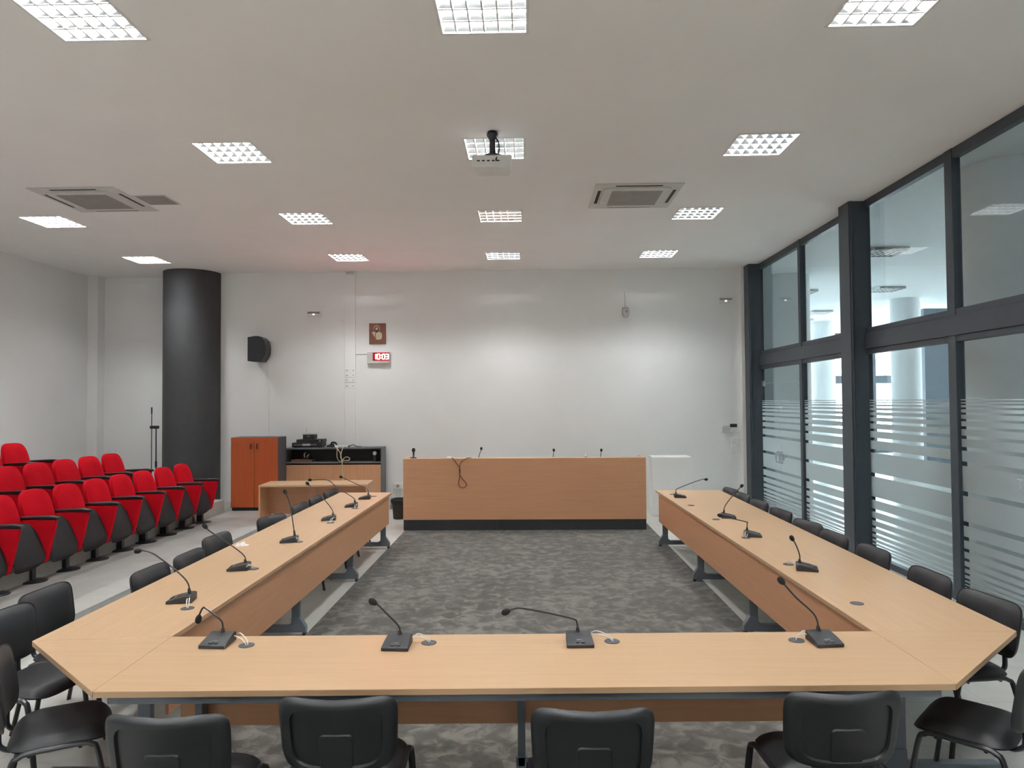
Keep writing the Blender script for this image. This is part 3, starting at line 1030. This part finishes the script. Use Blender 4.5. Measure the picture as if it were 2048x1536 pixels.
# ------------------------------------------------------------------ cabinets and what stands on them
cb = thing('cabinet', 'tall reddish cherry two-door cabinet beside the dark column', 'cabinet', (-4.745, 12.24, 0.15))
obj('body', MB().box(-0.41, 0.41, 0.02, 0.44, 0.055, 1.27), 'anthracite', cb, bevel=0.003)
obj('plinth', MB().box(-0.40, 0.40, 0.03, 0.42, 0.0, 0.055), 'plinth_black', cb)
for s in (-1, 1):
    dr = obj('door', MB().box(min(s * 0.002, s * 0.41), max(s * 0.002, s * 0.41), 0.0, 0.02, 0.06, 1.27), 'cherry_z', cb, bevel=0.002)
    obj('handle', MB().tube([(s * 0.055, 0.0, 1.08), (s * 0.055, -0.03, 1.09), (s * 0.055, -0.033, 1.12), (s * 0.055, -0.03, 1.15), (s * 0.055, 0.0, 1.16)], 0.011, 8, 3), 'handle_dark', dr)

sb = thing('sideboard', 'wide grey sideboard with beech doors and an open dark shelf', 'sideboard', (-3.578, 12.98, 0))
sbm = MB().box(-0.905, -0.88, 0, 0.36, 0, 1.19).box(0.88, 0.905, 0, 0.36, 0, 1.19).box(-0.88, 0.88, 0, 0.36, 1.16, 1.19).box(-0.88, 0.88, 0, 0.36, 0.90, 0.925).box(-0.88, 0.88, 0.02, 0.35, 0.0, 0.07)
obj('carcass', sbm, 'carcass_grey', sb, bevel=0.002)
obj('back_panel', MB().box(-0.88, 0.88, 0.345, 0.355, 0.07, 1.16), 'niche_dark', sb)
for k in range(4):
    obj('door', MB().box(-0.875 + k * 0.44, -0.875 + k * 0.44 + 0.436, 0.0, 0.02, 0.08, 0.875), 'panel_z', sb, bevel=0.001)
t = thing('amplifier', 'black amplifier box with a silver stripe on the sideboard', 'amplifier', (-4.07, 13.18, 1.19))
obj('body', MB().box(-0.28, 0.27, -0.16, 0.16, 0.012, 0.09), 'black_plastic', t, bevel=0.006)
obj('front_stripe', MB().box(-0.24, -0.08, -0.166, -0.158, 0.048, 0.056).box(0.06, 0.18, -0.166, -0.158, 0.048, 0.056).box(-0.08, 0.06, -0.166, -0.158, 0.034, 0.070), 'silver', t)
obj('foot', MB().box(-0.26, -0.22, -0.14, -0.1, 0, 0.012).box(0.21, 0.25, -0.14, -0.1, 0, 0.012).box(-0.26, -0.22, 0.1, 0.14, 0, 0.012).box(0.21, 0.25, 0.1, 0.14, 0, 0.012), 'black_plastic', t)
t = thing('receiver', 'flat black receiver resting on the amplifier', 'receiver', (-4.03, 13.18, 1.28))
obj('body', MB().box(-0.24, 0.24, -0.15, 0.15, 0.0, 0.06), 'black_plastic', t, bevel=0.006)
obj('knob', MB().lathe([(0.012, 0.15), (0.012, 0.162)], 12, (0.2, 0.03), 'y'), 'silver', t)
t = thing('control_box', 'small black box on top of the receiver', 'box', (-4.06, 13.18, 1.34))
obj('body', MB().box(-0.105, 0.105, -0.10, 0.10, 0, 0.085), 'black_plastic', t, bevel=0.005)
obj('display', MB().box(-0.02, 0.02, -0.102, -0.099, 0.05, 0.06), 'silver', t)
t = thing('wireless_receiver', 'slim silver wireless receiver with antenna on the black box', 'receiver', (-4.06, 13.18, 1.425))
obj('body', MB().box(-0.12, 0.11, -0.09, 0.09, 0, 0.035), 'silver', t, bevel=0.004)
obj('antenna', MB().tube([(-0.08, 0.05, 0.03), (-0.08, 0.05, 0.125)], 0.006, 8, 0), 'silver', t)
t = obj('headset_bundle', MB().tube([(-0.09, -0.03, 0.02), (-0.05, 0.04, 0.035), (0.0, -0.02, 0.085), (0.05, 0.03, 0.07), (0.08, -0.03, 0.02), (0.0, -0.05, 0.02), (-0.06, -0.02, 0.03), (0.02, 0.03, 0.045)], 0.018, 8, 5), 'black_plastic')
t.location = (-3.63, 13.15, 1.19)
tag(t, 'tangled black leads beside the amplifier on the sideboard', 'cable')
t = obj('power_adapter', MB().box(-0.055, 0.055, -0.03, 0.03, 0, 0.03).tube([(0.05, 0, 0.02), (0.12, 0.02, 0.04), (0.19, -0.03, 0.015), (0.27, 0.0, 0.01)], 0.008, 8, 4), 'black_plastic', bevel=0.003)
t.location = (-3.36, 13.12, 1.19)
tag(t, 'black power adapter lying on the right half of the sideboard', 'adapter')
t = thing('power_strip', 'white power strip on the sideboard above the hanging cables', 'power strip', (-3.42, 13.06, 1.19))
obj('body', MB().box(-0.14, 0.10, -0.03, 0.03, 0, 0.04), 'white_plastic', t, bevel=0.006)
obj('socket', MB().lathe([(0.018, 0.0401), (0.018, 0.043)], 16, (-0.09, 0)).lathe([(0.018, 0.0401), (0.018, 0.043)], 16, (-0.02, 0)).lathe([(0.018, 0.0401), (0.018, 0.043)], 16, (0.05, 0)), 'dark_grey', t)
cab = MB()
cab.tube([(-3.50, 13.03, 1.21), (-3.50, 12.962, 1.18), (-3.44, 12.962, 1.10), (-3.42, 12.962, 1.0), (-3.40, 12.96, 0.88), (-3.39, 12.96, 0.75), (-3.395, 12.958, 0.55)], 0.009, 8, 5)
cab.tube([(-3.38, 13.03, 1.22), (-3.39, 12.96, 1.18), (-3.42, 12.958, 1.08), (-3.425, 12.958, 1.0), (-3.38, 12.955, 0.96), (-3.29, 12.955, 0.955), (-3.26, 12.955, 0.99), (-3.32, 12.955, 1.02), (-3.38, 12.952, 0.98), (-3.40, 12.952, 0.9)], 0.008, 8, 5)
cab.tube([(-3.48, 13.02, 1.22), (-3.49, 12.957, 1.17), (-3.495, 12.957, 1.02), (-3.45, 12.957, 0.94), (-3.40, 12.953, 0.93)], 0.007, 8, 5)
tag(obj('hanging_cable', cab, 'cable_beige'), 'beige cables hanging down the front of the sideboard', 'cable')
t = thing('table_clock', 'small round white clock in the open sideboard shelf', 'clock', (-2.83, 13.08, 0.925))
obj('dial', MB().lathe([(0.036, -0.012), (0.036, 0.012), (0.030, 0.016)], 24, (0, 0.15), 'y'), 'white_plastic', t)
obj('stand', MB().box(-0.02, 0.02, -0.02, 0.02, 0, 0.116), 'dark_grey', t)
t = thing('headset', 'small grey headset in the left of the sideboard shelf', 'headset', (-4.1, 13.1, 0.925))
obj('headband', MB().tube([(-0.03, 0, 0.08), (-0.045, 0, 0.13), (-0.02, 0, 0.17)], 0.013, 8, 4), 'silver', t)
obj('earpiece', MB().tube([(0.01, 0, 0.075), (0.02, 0, 0.11), (0.045, 0, 0.135)], 0.013, 8, 4), 'silver', t)
obj('stand', MB().box(-0.06, 0.06, -0.03, 0.03, 0, 0.085), 'niche_dark', t)
tag(obj('cardboard_box', MB().box(-4.36, -3.98, 13.02, 13.3, 0.925, 0.968), 'cable_brown', bevel=0.003), 'flat brown box lying in the left of the sideboard shelf', 'box')

# white cabinet against the back wall, right
t = thing('low_cabinet', 'plain white low cabinet against the back wall', 'cabinet', (2.50, 12.4, 0))
obj('body', MB().box(-0.34, 0.335, 0.02, 0.40, 0.0, 1.03), 'wall_paint', t, bevel=0.004)
obj('door', MB().box(-0.335, 0.325, 0.0, 0.02, 0.02, 1.02), 'wall_paint', t, bevel=0.003)

# waste bin
t = thing('waste_bin', 'dark brown waste bin with a black liner beside the head desk', 'bin', (-2.235, 12.3, 0))
obj('body', MB().lathe([(0.095, 0.0), (0.105, 0.01), (0.125, 0.31), (0.118, 0.31), (0.1, 0.02)], 28), 'bin_brown', t)
obj('liner', MB().lathe([(0.128, 0.24), (0.145, 0.27), (0.150, 0.325), (0.135, 0.35), (0.115, 0.34), (0.11, 0.25)], 28), 'black_plastic', t)

# microphone stand behind the second row
t = thing('microphone_stand', 'tall black boom microphone stand behind the red seats', 'microphone stand', (-6.13, 11.6, 0.35))
obj('pole', MB().tube([(0, 0, 0.05), (0, 0, 1.30)], 0.010, 10, 0).tube([(0, 0, 0.62), (0, 0, 0.72)], 0.017, 10, 0), 'black_metal', t)
obj('boom', MB().tube([(-0.075, 0, 0.55), (-0.075, 0, 1.61)], 0.007, 8, 0).tube([(-0.075, 0, 1.50), (-0.075, 0, 1.61)], 0.012, 8, 0), 'black_metal', t)
obj('clamp', MB().box(-0.10, 0.045, -0.02, 0.02, 1.255, 1.305), 'black_plastic', t, bevel=0.008)
for k in range(3):
    a = 2 * PI * k / 3 + 0.4
    obj('leg', MB().tube([(0, 0, 0.18), (0.14 * math.cos(a), 0.14 * math.sin(a), 0.10), (0.3 * math.cos(a), 0.3 * math.sin(a), 0.009)], 0.008, 8, 3), 'black_metal', t)

# ------------------------------------------------------------------ on the head desk
ZT = 1.122
t = thing('handheld_microphone', 'handheld microphone upright in a holder at the left of the head desk', 'microphone', (-1.815, 11.26, ZT))
obj('holder', MB().lathe([(0.05, 0), (0.05, 0.012), (0.014, 0.018), (0.012, 0.06)], 20), 'black_plastic', t)
obj('handle', MB().lathe([(0.013, 0.03), (0.017, 0.10)], 16), 'black_plastic', t)
obj('head', MB().lathe([(0.018, 0.10), (0.027, 0.112), (0.028, 0.135), (0.020, 0.155), (0.008, 0.16)], 16), 'mic_foam', t)
for (bx_, hx, hz, lb) in [(-0.86, -0.785, 1.259, 'microphone on the head desk, leaning right, beside the hanging brown cable'), (0.382, 0.40, 1.228, 'microphone on the head desk, middle one of the three thin ones'), (1.149, 1.158, 1.223, 'rightmost microphone on the head desk')]:
    t = thing('gooseneck_microphone', lb, 'microphone', (bx_, 11.5, 0.83), 0, 'microphones on the head desk')
    k = 11.5 / 11.3
    obj('base', MB().box(-0.065, 0.065, -0.06, 0.08, 0, 0.045), 'mic_black', t, bevel=0.006)
    e = Vector(((hx - bx_) * 1.6, -0.2, hz - 0.83))
    s_ = Vector((0, 0.0, 0.045))
    obj('neck', MB().tube([s_, s_ + (e - s_) * 0.4 + Vector((0, 0, 0.03)), e], 0.0055, 8, 5), 'black_metal', t)
    obj('head', MB().tube([e - Vector((0, 0, 0.018)), e, e + Vector((0, 0, 0.02)), e + Vector((0, 0, 0.03))], [0.01, 0.02, 0.018, 0.006], 12, 0), 'mic_foam', t)
cd = [(-1.20, 11.2, 1.13), (-1.177, 11.09, 1.133), (-1.123, 11.083, 1.065), (-1.061, 11.083, 0.971), (-1.069, 11.083, 0.832), (-1.085, 11.083, 0.731), (-1.047, 11.083, 0.676), (-0.984, 11.083, 0.684), (-0.96, 11.083, 0.73), (-1.007, 11.085, 0.792), (-1.061, 11.08, 0.87), (-1.068, 11.072, 0.971), (-1.044, 11.075, 1.065), (-0.982, 11.08, 1.115), (-0.93, 11.10, 1.134), (-0.90, 11.2, 1.13)]
tag(obj('looped_cable', MB().tube(cd, 0.007, 8, 5), 'cable_brown'), 'brown looped cable hanging over the front of the head desk', 'cable')
tag(obj('paper_note', MB().box(-1.28, -1.20, 11.17, 11.25, ZT, ZT + 0.02), 'paper_white', bevel=0.002), 'small white paper pile on top of the head desk, left', 'paper')
tag(obj('desk_plug', MB().lathe([(0.022, ZT), (0.022, ZT + 0.03), (0.012, ZT + 0.04)], 14, (0.915, 11.25)), 'silver'), 'small grey plug on top of the head desk, right', 'plug')

# ------------------------------------------------------------------ on the back wall
t = thing('wall_speaker', 'black half-round loudspeaker on the back wall by the dark column', 'speaker', (-5.02, YB, 0), 0)
pts = [(-0.175, 2.80), (-0.175, 3.245), (-0.05, 3.265), (0.02, 3.265), (0.09, 3.24), (0.14, 3.18), (0.165, 3.08), (0.17, 3.02), (0.16, 2.93), (0.13, 2.86), (0.09, 2.81), (0.085, 2.79), (-0.02, 2.785)]
obj('cabinet', MB().prism([(a - 0.0, b) for a, b in pts], -0.34, -0.06, 'y'), 'black_plastic', t, bevel=0.006)
obj('wall_bracket', MB().box(-0.03, 0.03, -0.06, 0, 2.95, 3.1), 'black_metal', t)
struct('trim_4', MB().box(-4.935, -4.915, YB - 0.012, YB, 1.2, 2.78), 'wall_paint')

t = thing('icon_picture', 'small brown wooden icon of a haloed bearded figure on the wall', 'picture', (-2.835, YB, 3.32))
obj('board', MB().box(-0.157, 0.157, -0.03, 0, -0.197, 0.193), 'icon_brown', t, bevel=0.003)


def disc(cx, cz, rx, rz_, y, n=28):
    return MB().prism([(cx + rx * math.cos(2 * PI * k / n), cz + rz_ * math.sin(2 * PI * k / n)) for k in range(n)], y - 0.002, y, 'y')


obj('halo', disc(-0.012, 0.09, 0.062, 0.068, -0.030), 'icon_gold', t)
obj('robe', MB().prism([(-0.105, 0.02), (-0.04, 0.045), (0.03, 0.035), (0.085, 0.005), (0.092, -0.06), (0.075, -0.11), (0.03, -0.12), (-0.03, -0.115), (-0.055, -0.06)], -0.0325, -0.030, 'y'), 'icon_cloth', t)
obj('hair', disc(-0.014, 0.075, 0.047, 0.060, -0.0325), 'icon_hair', t)
obj('face', disc(-0.012, 0.085, 0.023, 0.034, -0.0345), 'icon_skin', t)
obj('beard', disc(-0.010, 0.048, 0.020, 0.020, -0.0365), 'icon_hair', t)
obj('sash', MB().prism([(-0.045, 0.0), (-0.03, 0.02), (-0.025, -0.11), (-0.04, -0.112)], -0.0345, -0.0325, 'y'), 'icon_brown', t)

t = thing('digital_clock', 'digital wall clock with glowing red digits below the icon', 'clock', (-2.81, YB, 2.865))
obj('case', MB().box(-0.215, 0.215, -0.07, 0, -0.115, 0.105), 'off_white', t, bevel=0.006)
obj('face', MB().box(-0.105, 0.205, -0.073, -0.068, -0.065, 0.09), 'red_glow_face', t)
dg = MB()


def seg7(cx, on):
    wd, hh, th = 0.023, 0.046, 0.016
    Z = {'a': (-wd, wd, hh - th / 2, hh + th / 2), 'g': (-wd, wd, -th / 2, th / 2), 'd': (-wd, wd, -hh - th / 2, -hh + th / 2),
         'f': (-wd - th / 2, -wd + th / 2, 0, hh), 'b': (wd - th / 2, wd + th / 2, 0, hh), 'e': (-wd - th / 2, -wd + th / 2, -hh, 0), 'c': (wd - th / 2, wd + th / 2, -hh, 0)}
    for s in on:
        a, b, c, d = Z[s]
        dg.box(cx + a, cx + b, -0.076, -0.073, 0.012 + c, 0.012 + d)


for cx, on in ((-0.068, 'bc'), (0.005, 'abcdef'), (0.100, 'abcdef'), (0.168, 'abcdg')):
    seg7(cx, on)
dg.box(0.045, 0.058, -0.076, -0.073, 0.03, 0.043).box(0.045, 0.058, -0.076, -0.073, -0.02, -0.007)
obj('digits', dg, 'led_red', t)
obj('power_lead', MB().tube([(-0.215, -0.01, 0.065), (-0.44, -0.01, 0.065)], 0.006, 6, 0), 'vent_grey', t)

for lx, lz, lab in ((-4.042, 3.716, 'small white emergency light on the back wall above the black speaker'), (3.731, 3.891, 'small white emergency light on the back wall by the glass wall')):
    t = thing('emergency_light', lab, 'emergency light', (lx, YB, lz), 0, 'emergency lights on the back wall')
    obj('case', MB().box(-0.13, 0.13, -0.06, 0, -0.05, 0.035), 'white_plastic', t, bevel=0.012)
    obj('diffuser', MB().box(-0.115, 0.115, -0.068, -0.058, -0.01, 0.025), 'vent_grey', t, bevel=0.003)
    obj('indicator', MB().lathe([(0.012, 0.058), (0.012, 0.07)], 12, (0, -0.025), 'y'), 'lamp_dot', t)

t = thing('wall_camera', 'small round grey camera hanging on the upper back wall', 'camera', (1.853, YB, 3.66))
obj('body', MB().lathe([(0.03, 0.09), (0.065, 0.06), (0.07, 0.0), (0.055, -0.06), (0.02, -0.09)], 24, (0, -0.08)), 'off_white', t)
obj('lens', MB().lathe([(0.028, 0.14), (0.028, 0.155)], 20, (0.01, 0.02), 'y'), 'vent_grey', t)
obj('bracket', MB().box(-0.05, 0.05, -0.08, 0, 0.07, 0.10), 'vent_grey', t, bevel=0.004)
obj('cable', MB().tube([(0, -0.01, 0.1), (0.0, -0.008, 0.2), (-0.005, -0.008, 0.4)], 0.006, 6, 3), 'off_white', t)

t = thing('thermostat', 'wall thermostat with dark display beside the glass wall', 'thermostat', (3.845, YB, 1.50))
obj('case', MB().box(-0.075, 0.075, -0.03, 0, -0.085, 0.075), 'white_plastic', t, bevel=0.006)
obj('display', MB().box(-0.065, 0.065, -0.033, -0.029, 0.0, 0.065), 'screen_dark', t)
tag(obj('junction_box', MB().box(3.62, 3.755, YB - 0.06, YB, 1.415, 1.53), 'off_white', bevel=0.006), 'small grey box on the back wall left of the thermostat', 'box')
k = 0
for zz, zn in ((1.26, 'top'), (1.165, 'middle'), (1.07, 'bottom')):
    for xx, xn in ((3.845, 'left'), (3.945, 'right')):
        t = thing('light_switch', 'white light switch below the thermostat, %s of the %s column' % (zn, xn), 'switch', (xx, YB, zz), 0, 'light switches below the thermostat')
        obj('plate', MB().box(-0.043, 0.043, -0.01, 0, -0.043, 0.043), 'wall_paint', t, bevel=0.003)
        obj('rocker', MB().prism([(-0.01, -0.028), (-0.02, -0.028), (-0.012, 0.028), (-0.01, 0.028)], -0.028, 0.028, 'x'), 'white_plastic', t)
for zz, zn in ((2.62, 'top'), (2.53, 'second'), (2.44, 'third'), (2.33, 'lowest')):
    t = thing('socket_plate', 'white double plate on the wall duct left of the clock, %s one' % zn, 'socket plate', (-3.355, YB - 0.05, zz), 0, 'plates on the wall duct')
    obj('plate', MB().box(-0.095, 0.095, -0.008, 0, -0.038, 0.038), 'wall_paint', t, bevel=0.002)
    obj('slot', MB().box(-0.075, -0.03, -0.0095, -0.007, -0.006, 0.006).box(0.05, 0.08, -0.0095, -0.007, -0.006, 0.006), 'vent_grey', t)
t = thing('wall_socket', 'white wall socket box with plug above the waste bin', 'socket', (-2.448, YB, 0.43))
obj('case', MB().box(-0.085, 0.085, -0.05, 0, -0.05, 0.06), 'white_plastic', t, bevel=0.006)
obj('plug', MB().lathe([(0.03, 0.05), (0.028, 0.09)], 16, (0, 0.01), 'y'), 'vent_grey', t)
obj('conduit', MB().box(-0.035, -0.02, -0.012, 0, -0.43, -0.05).box(0.02, 0.035, -0.012, 0, -0.43, -0.05), 'white_plastic', t)
tag(obj('ceiling_sensor', MB().box(-3.42, -3.28, YB - 0.09, YB - 0.05, 4.44, 4.49), 'off_white', bevel=0.004), 'small grey sensor at the top of the wall duct', 'sensor')
